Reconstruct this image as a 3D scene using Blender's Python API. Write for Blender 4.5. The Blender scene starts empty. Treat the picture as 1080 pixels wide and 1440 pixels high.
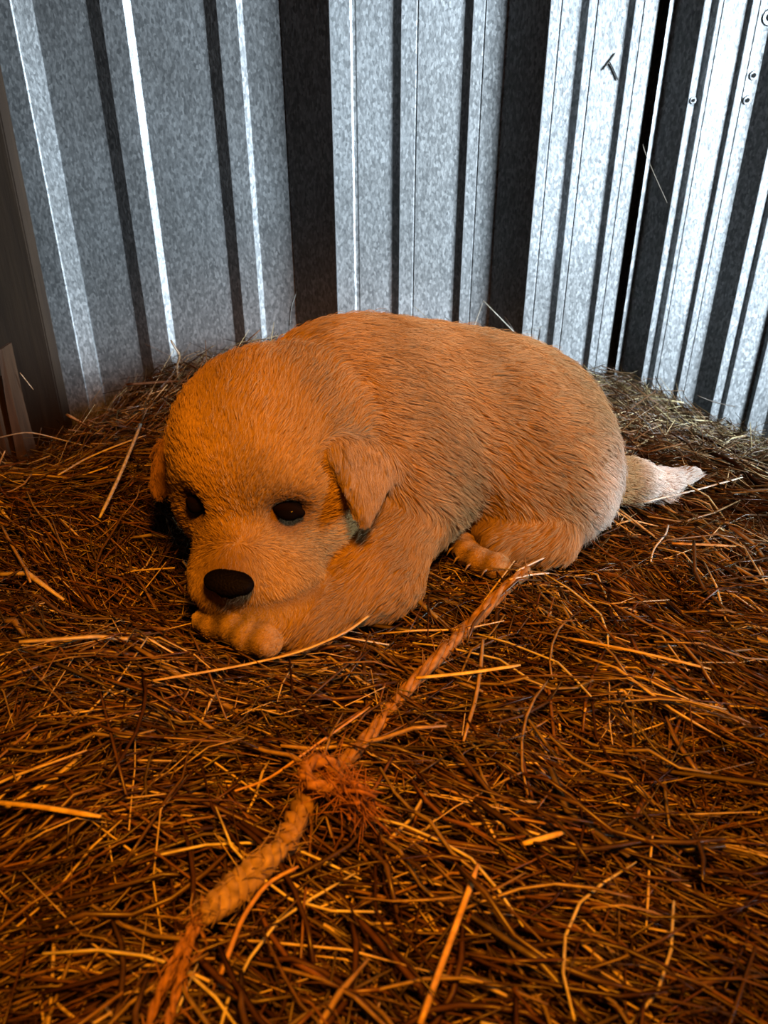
import bpy, bmesh, math
import numpy as np
from mathutils import Vector, Matrix, kdtree

# ---------------------------------------------------------------- camera, world, lights, exposure
S = bpy.context.scene
COL = S.collection
CAM_H, PITCH, FPX = 0.235, math.radians(28.7), 1082.0
cam_data = bpy.data.cameras.new('camera')
cam = bpy.data.objects.new('camera', cam_data)
COL.objects.link(cam)
cam.location = (0, 0, CAM_H)
cam.rotation_euler = (math.pi / 2 - PITCH, 0, 0)
cam_data.sensor_fit = 'VERTICAL'
cam_data.sensor_height = 36.0
cam_data.lens = 36.0 * FPX / 1440.0
cam_data.clip_start = 0.01
cam_data.dof.use_dof = True
cam_data.dof.focus_distance = 0.47
cam_data.dof.aperture_fstop = 17.0
S.camera = cam

world = bpy.data.worlds.new('world')
S.world = world
world.use_nodes = True
world.node_tree.nodes['Background'].inputs[0].default_value = (0.6, 0.33, 0.2, 1)   # dim brown interior of the shed
world.node_tree.nodes['Background'].inputs[1].default_value = 0.02


def aim(o, target):
    o.rotation_euler = (Vector(target) - o.location).to_track_quat('-Z', 'Y').to_euler()


ld = bpy.data.lights.new('doorway_daylight', 'AREA')           # daylight through the open doorway on the right
ld.shape = 'RECTANGLE'; ld.size = 0.45; ld.size_y = 0.8; ld.spread = math.radians(42)
ld.energy = 6.6; ld.color = (0.73, 0.88, 1.0)
lo = bpy.data.objects.new('doorway_daylight', ld); COL.objects.link(lo)
lo.location = (1.30, 0.0, 0.50); aim(lo, (0.234, 0.746, 0.17))

hd = bpy.data.lights.new('heat_lamp', 'SPOT')                  # red heat lamp hung over the front of the pen
hd.energy = 19.5; hd.color = (1.0, 0.32, 0.010); hd.shadow_soft_size = 0.055
hd.spot_size = math.radians(64); hd.spot_blend = 0.75
ho = bpy.data.objects.new('heat_lamp', hd); COL.objects.link(ho)
ho.location = (0.06, 0.02, 0.50); aim(ho, (-0.035, 0.345, 0.0))

S.view_settings.view_transform = 'Standard'
S.view_settings.look = 'None'
S.view_settings.gamma = 1.0
S.view_settings.use_curve_mapping = False
S.view_settings.exposure = 0.0
S.cycles.max_bounces = 6
S.cycles.glossy_bounces = 0
S.cycles.use_denoising = True

rng = np.random.default_rng(7)
cP, sP = math.cos(PITCH), math.sin(PITCH)


def ray(px, py):
    u, v = (px - 540.0) / FPX, (720.0 - py) / FPX
    return np.array([u, cP + v * sP, -sP + v * cP])


def at_depth(px, py, Y):
    d = ray(px, py)
    s = Y / d[1]
    return np.array([d[0] * s, Y, CAM_H + d[2] * s])


# ---------------------------------------------------------------- helpers
def link(name, data, parent=None, **props):
    o = bpy.data.objects.new(name, data)
    COL.objects.link(o)
    if parent is not None:
        o.parent = parent
    for k, v in props.items():
        o[k] = v
    return o


def mesh_from(name, V, F, mat=None, smooth=True):
    me = bpy.data.meshes.new(name)
    me.from_pydata([tuple(map(float, v)) for v in V], [], [tuple(map(int, f)) for f in F])
    if mat:
        me.materials.append(mat)
    if smooth:
        me.polygons.foreach_set('use_smooth', np.ones(len(me.polygons), bool))
    me.update()
    return me


def quads_mesh(name, V, F, mat, smooth=False, cols=None):
    V = np.ascontiguousarray(V, np.float32); F = np.ascontiguousarray(F, np.int32)
    me = bpy.data.meshes.new(name)
    me.vertices.add(len(V)); me.vertices.foreach_set('co', V.ravel())
    me.loops.add(F.size); me.loops.foreach_set('vertex_index', F.ravel())
    me.polygons.add(len(F))
    me.polygons.foreach_set('loop_start', np.arange(0, F.size, F.shape[1], dtype=np.int32))
    me.polygons.foreach_set('loop_total', np.full(len(F), F.shape[1], np.int32))
    if smooth:
        me.polygons.foreach_set('use_smooth', np.ones(len(F), bool))
    me.update(calc_edges=True)
    if cols is not None:
        a = me.attributes.new('tint', 'FLOAT_COLOR', 'POINT')
        c = np.ones((len(V), 4), np.float32); c[:, :3] = cols
        a.data.foreach_set('color', c.ravel())
    me.materials.append(mat)
    return me


def nodes(name):
    m = bpy.data.materials.new(name)
    m.use_nodes = True
    nt = m.node_tree
    return m, nt, nt.nodes['Principled BSDF']


def N(nt, t, **kw):
    n = nt.nodes.new(t)
    for k, v in kw.items():
        if isinstance(v, (int, float, tuple)) and k in n.inputs:
            n.inputs[k].default_value = v
        else:
            setattr(n, k, v)
    return n


def ramp(nt, stops):
    n = nt.nodes.new('ShaderNodeValToRGB')
    e = n.color_ramp.elements
    while len(e) < len(stops):
        e.new(0.5)
    for i, (p, c) in enumerate(stops):
        e[i].position = p; e[i].color = (*c, 1)
    return n


# ---------------------------------------------------------------- materials
def galvanised():
    m, nt, b = nodes('galvanised_steel')
    L = nt.links.new
    tc = N(nt, 'ShaderNodeTexCoord')
    mp = N(nt, 'ShaderNodeMapping'); mp.inputs['Scale'].default_value = (1, 1, 0.55)
    L(tc.outputs['Object'], mp.inputs[0])
    fine = N(nt, 'ShaderNodeTexNoise', Scale=420.0, Detail=2.0, Roughness=0.6)
    L(mp.outputs[0], fine.inputs['Vector'])
    big = N(nt, 'ShaderNodeTexNoise', Scale=9.0, Detail=4.0)
    L(tc.outputs['Object'], big.inputs['Vector'])
    vor = N(nt, 'ShaderNodeTexVoronoi', Scale=460.0)
    L(mp.outputs[0], vor.inputs['Vector'])
    mix = N(nt, 'ShaderNodeMix', data_type='FLOAT')
    mix.inputs[0].default_value = 0.5
    L(fine.outputs[0], mix.inputs[2]); L(vor.outputs['Color'], mix.inputs[3])
    r = ramp(nt, [(0.27, (0.36, 0.37, 0.38)), (0.5, (0.58, 0.59, 0.60)), (0.73, (0.90, 0.91, 0.92))])
    L(mix.outputs[0], r.inputs[0])
    r2 = ramp(nt, [(0.35, (0.80, 0.79, 0.78)), (0.62, (1, 1, 1))])
    L(big.outputs[0], r2.inputs[0])
    mul = N(nt, 'ShaderNodeMix', data_type='RGBA', blend_type='MULTIPLY'); mul.inputs[0].default_value = 1
    L(r.outputs[0], mul.inputs[6]); L(r2.outputs[0], mul.inputs[7])
    L(mul.outputs[2], b.inputs['Base Color'])
    b.inputs['Metallic'].default_value = 0.86
    b.inputs['Roughness'].default_value = 0.54
    bump = N(nt, 'ShaderNodeBump', Strength=0.22, Distance=0.0012)
    L(fine.outputs[0], bump.inputs['Height']); L(bump.outputs[0], b.inputs['Normal'])
    return m


def wood(name, c0, c1):
    m, nt, b = nodes(name)
    L = nt.links.new
    tc = N(nt, 'ShaderNodeTexCoord')
    mp = N(nt, 'ShaderNodeMapping'); mp.inputs['Scale'].default_value = (1, 1, 0.06)
    L(tc.outputs['Object'], mp.inputs[0])
    n = N(nt, 'ShaderNodeTexNoise', Scale=160.0, Detail=5.0, Roughness=0.65)
    L(mp.outputs[0], n.inputs['Vector'])
    r = ramp(nt, [(0.3, c0), (0.72, c1)])
    L(n.outputs[0], r.inputs[0]); L(r.outputs[0], b.inputs['Base Color'])
    b.inputs['Roughness'].default_value = 0.75
    bump = N(nt, 'ShaderNodeBump', Strength=0.5, Distance=0.001)
    L(n.outputs[0], bump.inputs['Height']); L(bump.outputs[0], b.inputs['Normal'])
    return m


def plain(name, col, rough=0.6, metal=0.0, noise=None):
    m, nt, b = nodes(name)
    b.inputs['Base Color'].default_value = (*col, 1)
    b.inputs['Roughness'].default_value = rough
    b.inputs['Metallic'].default_value = metal
    if noise:
        L = nt.links.new
        tc = N(nt, 'ShaderNodeTexCoord')
        n = N(nt, 'ShaderNodeTexNoise', Scale=float(noise), Detail=5.0)
        L(tc.outputs['Object'], n.inputs['Vector'])
        r = ramp(nt, [(0.3, tuple(c * 0.55 for c in col)), (0.7, tuple(min(1, c * 1.3) for c in col))])
        L(n.outputs[0], r.inputs[0]); L(r.outputs[0], b.inputs['Base Color'])
        bump = N(nt, 'ShaderNodeBump', Strength=0.4, Distance=0.002)
        L(n.outputs[0], bump.inputs['Height']); L(bump.outputs[0], b.inputs['Normal'])
    return m


def tinted(name, rough, streak=False, spec=0.5, trans=0.0):
    m, nt, b = nodes(name)
    L = nt.links.new
    a = N(nt, 'ShaderNodeAttribute', attribute_name='tint')
    L(a.outputs['Color'], b.inputs['Base Color'])
    b.inputs['Roughness'].default_value = rough
    b.inputs['Specular IOR Level'].default_value = spec
    if streak:
        tc = N(nt, 'ShaderNodeTexCoord')
        n = N(nt, 'ShaderNodeTexNoise', Scale=260.0, Detail=3.0)
        L(tc.outputs['Object'], n.inputs['Vector'])
        r = ramp(nt, [(0.3, (0.62, 0.58, 0.52)), (0.7, (1.1, 1.1, 1.1))])
        L(n.outputs[0], r.inputs[0])
        mul = N(nt, 'ShaderNodeMix', data_type='RGBA', blend_type='MULTIPLY'); mul.inputs[0].default_value = 1
        L(a.outputs['Color'], mul.inputs[6]); L(r.outputs[0], mul.inputs[7])
        L(mul.outputs[2], b.inputs['Base Color'])
    if trans:
        t = N(nt, 'ShaderNodeBsdfTranslucent')
        L(a.outputs['Color'], t.inputs[0])
        mx = N(nt, 'ShaderNodeMixShader'); mx.inputs[0].default_value = trans
        L(b.outputs[0], mx.inputs[1]); L(t.outputs[0], mx.inputs[2])
        L(mx.outputs[0], nt.nodes['Material Output'].inputs[0])
    return m


M_STEEL = galvanised()
M_BOARD = wood('dark_stained_board', (0.026, 0.013, 0.006), (0.045, 0.024, 0.011))
M_STAKE = wood('split_wood', (0.03, 0.015, 0.007), (0.11, 0.055, 0.025))
M_DIRT = plain('packed_dirt', (0.10, 0.07, 0.05), 0.95, 0, 14)
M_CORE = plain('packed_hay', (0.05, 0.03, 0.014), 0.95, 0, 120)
M_STRAW = tinted('dry_straw', 0.33, True, 0.6)
M_TWINE = tinted('sisal_twine', 0.8, True, 0.2)
M_FUR = tinted('puppy_fur', 0.6, False, 0.25, 0.25)
M_SKIN = tinted('puppy_undercoat', 0.9, False, 0.1)
M_NOSE = plain('wet_black_nose', (0.0035, 0.0025, 0.0025), 0.5, 0, 900)
M_NOSE.node_tree.nodes['Principled BSDF'].inputs['Specular IOR Level'].default_value = 0.04
M_EYE = plain('dark_eye', (0.004, 0.003, 0.0025), 0.06)
M_LID = plain('dark_eye_rim', (0.006, 0.0035, 0.0025), 0.8)
M_LID.node_tree.nodes['Principled BSDF'].inputs['Specular IOR Level'].default_value = 0.02
M_CLAW = plain('horn_claw', (0.30, 0.21, 0.14), 0.4)
M_HOLE = plain('dark_hole', (0.01, 0.009, 0.008), 0.9)

# ---------------------------------------------------------------- walls
WY = 0.86                                        # right sheet plane y = WY; left sheet plane turns towards the camera
CX, LS = -0.08, -0.07
LN = np.array([LS, -1.0]) / math.hypot(LS, 1.0)  # normal of the left wall, into the room


def right_pt(px, off=0.0):
    d = ray(px, 300)
    y = WY - off
    return (d[0] / d[1] * y, y)


def left_pt(px, off=0.0):
    d = ray(px, 300)
    k = d[0] / d[1]
    c = WY - LS * CX - off * math.hypot(LS, 1.0)
    y = c / (1 - LS * k)
    return (k * y, y)


def sheet(name, prof, z0, z1, parent=None, th=0.0012, **props):
    p = np.array(prof); n = len(p)
    V = []
    for z in (z0, z1):
        for q in p:
            V.append((q[0], q[1], z))
    for z in (z0, z1):
        for q in p:
            V.append((q[0], q[1] + th, z))
    F = []
    for i in range(n - 1):
        F.append((i, i + 1, n + i + 1, n + i))
        F.append((2 * n + i + 1, 2 * n + i, 3 * n + i, 3 * n + i + 1))
        F.append((n + i, n + i + 1, 3 * n + i + 1, 3 * n + i))
        F.append((i + 1, i, 2 * n + i, 2 * n + i + 1))
    F.append((0, n, 3 * n, 2 * n)); F.append((n - 1, 3 * n - 1, 4 * n - 1, 2 * n - 1))
    return link(name, mesh_from(name, V, F, M_STEEL, False), parent, **props)


Z0, Z1 = -0.38, 0.62
D = 0.007
lp = [left_pt(-260), left_pt(-190), left_pt(-168, D), left_pt(-120, D), left_pt(-96),
      left_pt(-60), left_pt(-34, .010), left_pt(72, .010), left_pt(74, .0086), left_pt(97.5, .0026), left_pt(100),
      left_pt(167), left_pt(184, D), left_pt(213, D), left_pt(223, 0),
      left_pt(314), left_pt(330, D), left_pt(355, D), left_pt(362.5, 0), left_pt(409)]
sheet('wall_left', lp, Z0, Z1, kind='structure', label='grey galvanized ribbed steel wall on the left of the corner')


def right_prof(items):
    return [right_pt(a, b) for a, b in items]


R = 0.034
wall_r = link('wall_right', None, kind='structure', label='bright blue-grey galvanized ribbed steel wall on the right')
m = 0.0065
pr1 = right_prof([(408, -0.004), (410, 0), (471, R), (472.5, 0), (497, 0), (499.5, -0.0007), (503, -0.0007), (505, 0),
                  (552, 0), (562, m), (563, 0), (581, 0), (582.5, -0.0012), (584, 0), (642, 0), (652.5, m), (653.5, 0),
                  (666, 0), (667.5, -0.0012), (669, 0), (697, 0), (749, R), (750, 0), (761, 0), (762.5, -0.0012), (764, 0),
                  (789, 0), (797, .0055), (798, 0), (806, 0), (807.5, -0.0012), (809, 0), (847, 0), (855, .005), (856, 0),
                  (865, 0), (866, -0.0012), (867, 0), (883, 0), (890, -0.02), (905, -0.024)])
sheet('panel', pr1, Z0, Z1, wall_r)
pr2 = right_prof([(897.5, -0.016), (898, 0.004), (902.5, 0.003), (904, 0.0), (941, .023), (942, 0), (949, 0), (951, -0.001), (953, 0),
                  (959, .0045), (960, 0), (964, 0), (965, -0.001), (966, 0), (996, 0), (1001.5, .004), (1002.5, 0), (1010, 0), (1011, -0.001), (1012, 0),
                  (1028, 0), (1060, .016), (1061, 0), (1072, 0), (1074, -0.0015), (1076, 0), (1081, .0035), (1082, 0),
                  (1118, 0), (1124, m), (1125, 0), (1150, 0), (1185, .014), (1186, 0), (1250, 0), (1256, m), (1257, 0), (1300, 0)])
sheet('panel', pr2, Z0, Z1, wall_r)


def disc(name, c, r, mat, parent, nrm=(0, -1, 0), h=0.0012, ring=False):
    bm = bmesh.new()
    if ring:
        bmesh.ops.create_cone(bm, cap_ends=True, segments=14, radius1=r, radius2=r * 0.75, depth=h)
    else:
        bmesh.ops.create_cone(bm, cap_ends=True, segments=14, radius1=r, radius2=r * 0.9, depth=h)
    me = bpy.data.meshes.new(name); bm.to_mesh(me); bm.free(); me.materials.append(mat)
    o = link(name, me, parent)
    o.location = c
    o.rotation_euler = Vector(nrm).to_track_quat('Z', 'Y').to_euler()
    return o


def wall_right_at(px, py, off=0.0):
    return at_depth(px, py, WY - off)


def wall_left_at(px, py, off=0.0):
    d = ray(px, py); k = d[0] / d[1]
    y = (WY - LS * CX - off * math.hypot(LS, 1)) / (1 - LS * k)
    return at_depth(px, py, y)


for px, py, r in ((1060, 106, 0.0034), (1051, 141, 0.0034), (975, 141, 0.0026), (1083, 24, 0.006)):
    w = disc('screw_washer', wall_right_at(px, py, 0.0008), r * 1.25, M_STEEL, wall_r)
    h = disc('screw_hole', (0, 0, 0.0008), r * 0.62, M_HOLE, w, (0, 0, 1))

# floor of the pen
link('floor', mesh_from('floor', [(-1.2, -0.9, Z0), (1.2, -0.9, Z0), (1.2, 1.0, Z0), (-1.2, 1.0, Z0),
                                  (-1.2, -0.9, Z0 - 0.05), (1.2, -0.9, Z0 - 0.05), (1.2, 1.0, Z0 - 0.05), (-1.2, 1.0, Z0 - 0.05)],
                        [(0, 1, 2, 3), (7, 6, 5, 4), (0, 4, 5, 1), (1, 5, 6, 2), (2, 6, 7, 3), (3, 7, 4, 0)], M_DIRT, False), kind='structure')

# ---------------------------------------------------------------- hay height field
HX = np.array([-.75, -.45, -.34, -.25, -.15, 0, .12, .16, .26, .40, .55, .75])
HW = np.array([-.22, -.160, -.120, -.064, -.022, .0, -.006, -.022, -.056, -.115, -.155, -.19])


def sm(t):
    t = np.clip(t, 0, 1)
    return t * t * (3 - 2 * t)


def H(x, y):
    x = np.asarray(x, float); y = np.asarray(y, float)
    h = np.interp(x, HX, HW) * sm((y - 0.36) / 0.46)
    h = h + 0.004 * np.sin(x * 21 + 1.3) * np.sin(y * 17 + .4) + 0.0025 * np.sin(x * 47 + y * 31) + 0.002 * np.sin(y * 63 - x * 23)
    h = h + 0.0050 * np.sin(x * 83 + 3 * np.sin(y * 29)) * np.sin(y * 97 + 2 * np.sin(x * 37)) * sm((0.75 - y) / .2)
    h = h + .006 * np.exp(-(((x + .23) / .07) ** 2 + ((y - .76) / .06) ** 2))
    h = h - 0.05 * sm((np.abs(x) - 0.30) / 0.35) * (1 - sm((y - 0.3) / 0.4))
    # the puppy presses a shallow hollow into the bed
    h = h - 0.006 * np.exp(-(((x - 0.03) / 0.12) ** 2 + ((y - 0.40) / 0.07) ** 2))
    # little hollow beside the muzzle and under the twine
    h = h - 0.010 * np.exp(-(((x + 0.16) / 0.06) ** 2 + ((y - 0.36) / 0.05) ** 2))
    return h


def ground(px, py, lift=0.0):
    d = ray(px, py)
    s = CAM_H / max(-d[2], 1e-3)
    for _ in range(40):
        x, y = d[0] * s, d[1] * s
        s += 0.5 * ((CAM_H - float(H(x, y)) - lift) / -d[2] - s)
    return np.array([d[0] * s, d[1] * s, CAM_H + d[2] * s])


# ---------------------------------------------------------------- puppy: signed distance sculpt
def nz(v):
    v = np.asarray(v, float)
    return v / np.linalg.norm(v)


HC = np.array([-0.056, 0.378, 0.074])                # centre of the cranium
NOSE_T = at_depth(315, 832, 0.291)                   # tip of the nose
hF = nz(NOSE_T - (HC + np.array([0, 0, 0.004])))
hS = nz(np.cross(np.array([0, 0, 1.0]), hF) * 1.0)   # towards the puppy's left (right in the picture)
if hS[0] < 0:
    hS = -hS
hS = nz(hS + 0.06 * np.array([0, 0, -1.0]))
hU = nz(np.cross(hS, hF))
if hU[2] < 0:
    hU = -hU
HR = np.stack([hS, hF, hU])                          # rows: local axes


def hp(s, f, u):
    return HC + s * hS + f * hF + u * hU


def s_ell(P, c, r, Rm=None):
    q = P - np.asarray(c, np.float32)
    if Rm is not None:
        q = q @ np.asarray(Rm, np.float32).T
    r = np.asarray(r, np.float32)
    k0 = np.linalg.norm(q / r, axis=1); k1 = np.linalg.norm(q / (r * r), axis=1)
    return k0 * (k0 - 1) / np.maximum(k1, 1e-6)


def s_cap(P, a, b, ra, rb):
    a = np.asarray(a, np.float32); b = np.asarray(b, np.float32)
    ab = b - a; t = np.clip(((P - a) @ ab) / (ab @ ab), 0, 1)
    return np.linalg.norm(P - a - t[:, None] * ab, axis=1) - (ra + (rb - ra) * t)


def s_tri(P, a, b, c, r):
    a, b, c = (np.asarray(v, np.float32) for v in (a, b, c))
    ba, cb, ac = b - a, c - b, a - c
    pa, pb, pc = P - a, P - b, P - c
    n = np.cross(ba, ac)
    side = np.sign(pa @ np.cross(ba, n)) + np.sign(pb @ np.cross(cb, n)) + np.sign(pc @ np.cross(ac, n))

    def seg(e, p):
        t = np.clip((p @ e) / (e @ e), 0, 1)
        q = p - t[:, None] * e
        return (q * q).sum(1)
    e = np.minimum(np.minimum(seg(ba, pa), seg(cb, pb)), seg(ac, pc))
    f = (pa @ n) ** 2 / (n @ n)
    return np.sqrt(np.where(side < 2.0, e, f)) - r


def smin(a, b, k):
    h = np.clip(0.5 + 0.5 * (b - a) / k, 0, 1)
    return b + (a - b) * h - k * h * (1 - h)


def gp(px, py, r, Y=None):
    """centre of a limb of radius r whose middle shows at a pixel, resting at height r or lying at depth Y"""
    if Y is not None:
        return at_depth(px, py, Y)
    d = ray(px, py)
    s = (CAM_H - r + 0.004) / -d[2]
    return np.array([d[0] * s, d[1] * s, CAM_H + d[2] * s])


PAW_N = gp(352, 882, 0.011)                          # near fore paw
PAW_F = gp(322, 862, 0.009)                          # far fore paw, mostly under the chin
WRIST = gp(432, 872, 0.011)
ELBOW = gp(532, 808, 0.016)
SHOULDER = np.array([0.012, 0.392, 0.045])
HPAW = gp(664, 775, 0.011)
HEEL = gp(775, 758, 0.014)
TAIL0 = at_depth(845, 672, 0.452)
TAIL1 = gp(888, 676, 0.010, 0.462)
TAIL2 = gp(930, 682, 0.006, 0.470)
TAIL3 = gp(972, 667, 0.004, 0.478)
EAR_A = at_depth(474, 640, 0.334)
EAR_B = at_depth(546, 658, 0.356)
EAR_T = at_depth(512, 724, 0.324)
EAR_U = at_depth(512, 632, 0.356)
EYE_R = at_depth(275, 712, 0.335)
EYE_L = at_depth(405, 722, 0.322)
FEAR_A = at_depth(240, 622, 0.385)
FEAR_B = at_depth(226, 640, 0.41)
FEAR_T = at_depth(224, 688, 0.38)

# (group, smooth, function)
PR = []


def add(group, k, f):
    PR.append((group, k, f))


# trunk
add('body', .02, lambda P: s_ell(P, (-.010, .428, .056), (.064, .060, .060)))
add('body', .03, lambda P: s_ell(P, (.040, .442, .053), (.070, .060, .058)))
add('body', .03, lambda P: s_ell(P, (.088, .447, .043), (.050, .057, .049)))
add('body', .02, lambda P: s_ell(P, (.092, .422, .030), (.044, .042, .042)))       # near haunch
add('body', .02, lambda P: s_ell(P, (.108, .438, .020), (.030, .040, .032)))       # seat of the rump
add('body', .025, lambda P: s_ell(P, (-.022, .410, .074), (.054, .055, .045)))     # thick scruff
add('body', .02, lambda P: s_ell(P, (.008, .385, .042), (.036, .034, .042)))       # near shoulder
# legs
add('leg', .010, lambda P: s_cap(P, SHOULDER, ELBOW, .030, .021))
add('leg', .012, lambda P: s_cap(P, ELBOW, WRIST, .018, .0115))
add('leg', .008, lambda P: s_cap(P, WRIST, PAW_N + np.array([.004, .003, 0]), .0115, .0105))
add('leg', .010, lambda P: s_cap(P, HEEL, HPAW + np.array([.018, .004, .001]), .014, .0105))
add('leg', .012, lambda P: s_ell(P, (.085, .405, .012), (.035, .026, .022)))
add('leg', .010, lambda P: s_cap(P, np.array([-.07, .37, .02]), PAW_F, .018, .010))


def toes(centre, fwd, side, r, spread):
    for i, t in enumerate((-1.5, -.5, .5, 1.5)):
        c = centre + side * t * spread + fwd * (.0115 - .0018 * t * t) + np.array([0, 0, -.001])
        add('paw', .0020, lambda P, c=c: s_ell(P, c, (r, r, r * .92)))
        TOES.append((c, fwd, r))


TOES = []
fd = nz((PAW_N - WRIST) * np.array([1, 1, 0])); sd = np.array([-fd[1], fd[0], 0])
fd = nz(fd + 0.9 * np.array([0, -1, 0])); sd = np.array([-fd[1], fd[0], 0])
toes(PAW_N + np.array([.004, .003, .001]), fd, sd, .0078, .0092)
fd2 = nz((HPAW - HEEL) * np.array([1, 1, 0])); sd2 = np.array([-fd2[1], fd2[0], 0])
fd2 = nz(fd2 + 0.55 * np.array([0, -1, 0])); sd2 = np.array([-fd2[1], fd2[0], 0])
toes(HPAW + np.array([.010, .002, 0]), fd2, sd2, .0078, .0094)
fd3 = nz(np.array([-.3, -1, 0])); sd3 = np.array([-fd3[1], fd3[0], 0])
toes(PAW_F, fd3, sd3, .0062, .0066)
# head
add('head', .009, lambda P: s_ell(P, HC, (.054, .050, .044), HR))
add('head', .02, lambda P: s_ell(P, hp(0, .024, .008), (.041, .032, .029), HR))     # forehead
add('head', .016, lambda P: s_ell(P, hp(.028, .024, -.026), (.026, .034, .025), HR))  # cheeks
add('head', .016, lambda P: s_ell(P, hp(-.026, .024, -.022), (.026, .032, .024), HR))
add('muzzle', .016, lambda P: s_ell(P, hp(0, .056, -.016), (.028, .034, .022), HR))   # muzzle
add('muzzle', .010, lambda P: s_ell(P, hp(.017, .075, -.022), (.021, .022, .018), HR))
add('muzzle', .010, lambda P: s_ell(P, hp(-.010, .077, -.018), (.017, .019, .014), HR))
add('muzzle', .008, lambda P: s_ell(P, hp(0, .066, -.034), (.015, .020, .008), HR))   # chin
add('muzzle', .008, lambda P: s_ell(P, hp(0, .074, -.005), (.012, .022, .010), HR))   # bridge
# ears and tail
add('ear', .005, lambda P: s_tri(P, EAR_A, EAR_B, EAR_T, .0035))
add('ear', .006, lambda P: s_tri(P, EAR_A, EAR_B, EAR_U + np.array([-.004, .008, .006]), .0035))
add('ear', .005, lambda P: s_tri(P, FEAR_A, FEAR_B, FEAR_T, .0035))
add('tail', .012, lambda P: s_cap(P, TAIL0, TAIL1, .016, .0125))
add('tail', .008, lambda P: s_cap(P, TAIL1, TAIL2, .0125, .0095))
add('tail', .006, lambda P: s_cap(P, TAIL2, TAIL3, .0095, .0042))
GROUPS = ['body', 'leg', 'paw', 'head', 'muzzle', 'ear', 'tail']
EYES = ((EYE_R, -1), (EYE_L, 1))
EYE_SIZE = {-1: ((.0046, .0060, .0042), (.0062, .0075, .0056)), 1: ((.0066, .0060, .0038), (.0085, .0075, .0054))}
MOUTH = []


def dog(P, with_groups=False):
    P = P.astype(np.float32)
    acc = {}
    g = np.full((len(GROUPS), len(P)), 1.0, np.float32)
    for grp, k, f in PR:
        v = f(P).astype(np.float32)
        part = 'head' if grp in ('head', 'muzzle') else 'ear' if grp == 'ear' else 'trunk'
        acc[part] = v if part not in acc else smin(acc[part], v, k)
        if with_groups:
            i = GROUPS.index(grp); g[i] = np.minimum(g[i], v)
    hd = acc['head']
    # eye sockets and the corner of the mouth are cut into the head
    for c, sgn in EYES:
        v = s_ell(P, c, EYE_SIZE[sgn][1], HR)
        hd = -smin(-hd, v, .005)
    for ma, mb in MOUTH:
        hd = -smin(-hd, s_cap(P, ma, mb, .0016, .0016), .003)
    d = smin(acc['trunk'], hd, .0065)
    d = smin(d, acc['ear'], .004)
    return (d, g) if with_groups else d


def surf(px, py):
    d = ray(px, py)
    t = np.linspace(.25, .55, 1500)
    P = np.array([0, 0, CAM_H]) + t[:, None] * d
    return P[np.argmax(dog(P) < 0)]


MP = [surf(448, 826), surf(432, 837), surf(410, 846), surf(385, 853), surf(352, 858)]
MOUTH = list(zip(MP[:-1], MP[1:]))
GH = 0.0024
G0 = np.array([-.150, .262, -.022]); GN = np.array([162, 104, 70])


def surface_nets():
    ax = [G0[i] + GH * np.arange(GN[i]) for i in range(3)]
    X, Y, Z = np.meshgrid(*ax, indexing='ij')
    P = np.stack([X.ravel(), Y.ravel(), Z.ravel()], 1)
    d = dog(P).reshape(GN)
    nx, ny, nzz = GN
    acc = np.zeros((nx - 1, ny - 1, nzz - 1, 3), np.float32); cnt = np.zeros((nx - 1, ny - 1, nzz - 1), np.float32)
    idx3 = np.stack(np.meshgrid(np.arange(nx - 1), np.arange(ny - 1), np.arange(nzz - 1), indexing='ij'), -1).astype(np.float32)

    def corner(o):
        return d[o[0]:nx - 1 + o[0], o[1]:ny - 1 + o[1], o[2]:nzz - 1 + o[2]]
    offs = [(i, j, k) for i in (0, 1) for j in (0, 1) for k in (0, 1)]
    for o in offs:
        for a in range(3):
            if o[a] == 0:
                o2 = list(o); o2[a] = 1
                A, B = corner(o), corner(o2)
                hit = (A < 0) != (B < 0)
                t = np.where(hit, A / np.where(hit, A - B, 1), 0)
                p = np.zeros(acc.shape, np.float32) + np.array(o, np.float32)
                p[..., a] += t
                acc += p * hit[..., None]; cnt += hit
    act = cnt > 0
    vid = np.full(act.shape, -1, np.int64); vid[act] = np.arange(act.sum())
    V = (idx3[act] + acc[act] / cnt[act][:, None]) * GH + G0
    F = []
    for a in range(3):
        b, c = (a + 1) % 3, (a + 2) % 3
        sl0 = [slice(1, n - 1) for n in GN]; sl0[a] = slice(0, GN[a] - 1)
        sl1 = list(sl0); sl1[a] = slice(1, GN[a])
        A, B = d[tuple(sl0)], d[tuple(sl1)]
        hit = np.argwhere((A < 0) != (B < 0))
        sgn = A[tuple(hit.T)] < 0
        base = hit.copy(); base[:, b] += 1; base[:, c] += 1

        def cell(db, dc):
            q = base.copy(); q[:, b] += db; q[:, c] += dc
            return vid[tuple(q.T)]
        q = np.stack([cell(-1, -1), cell(0, -1), cell(0, 0), cell(-1, 0)], 1)
        q[~sgn] = q[~sgn][:, ::-1]
        F.append(q)
    F = np.concatenate(F)
    return V, F[(F >= 0).all(1)]


PV, PF = surface_nets()


def adj_sum(vals, E, n):
    out = np.zeros((n,) + vals.shape[1:])
    np.add.at(out, E[:, 0], vals[E[:, 1]]); np.add.at(out, E[:, 1], vals[E[:, 0]])
    return out


E = np.concatenate([PF[:, [0, 1]], PF[:, [1, 2]], PF[:, [2, 3]], PF[:, [3, 0]]])
E = np.unique(np.sort(E, 1), axis=0)
deg = np.bincount(E.ravel(), minlength=len(PV))[:, None].astype(float)
for _ in range(2):
    PV = PV * 0.5 + 0.5 * adj_sum(PV, E, len(PV)) / deg


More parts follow.
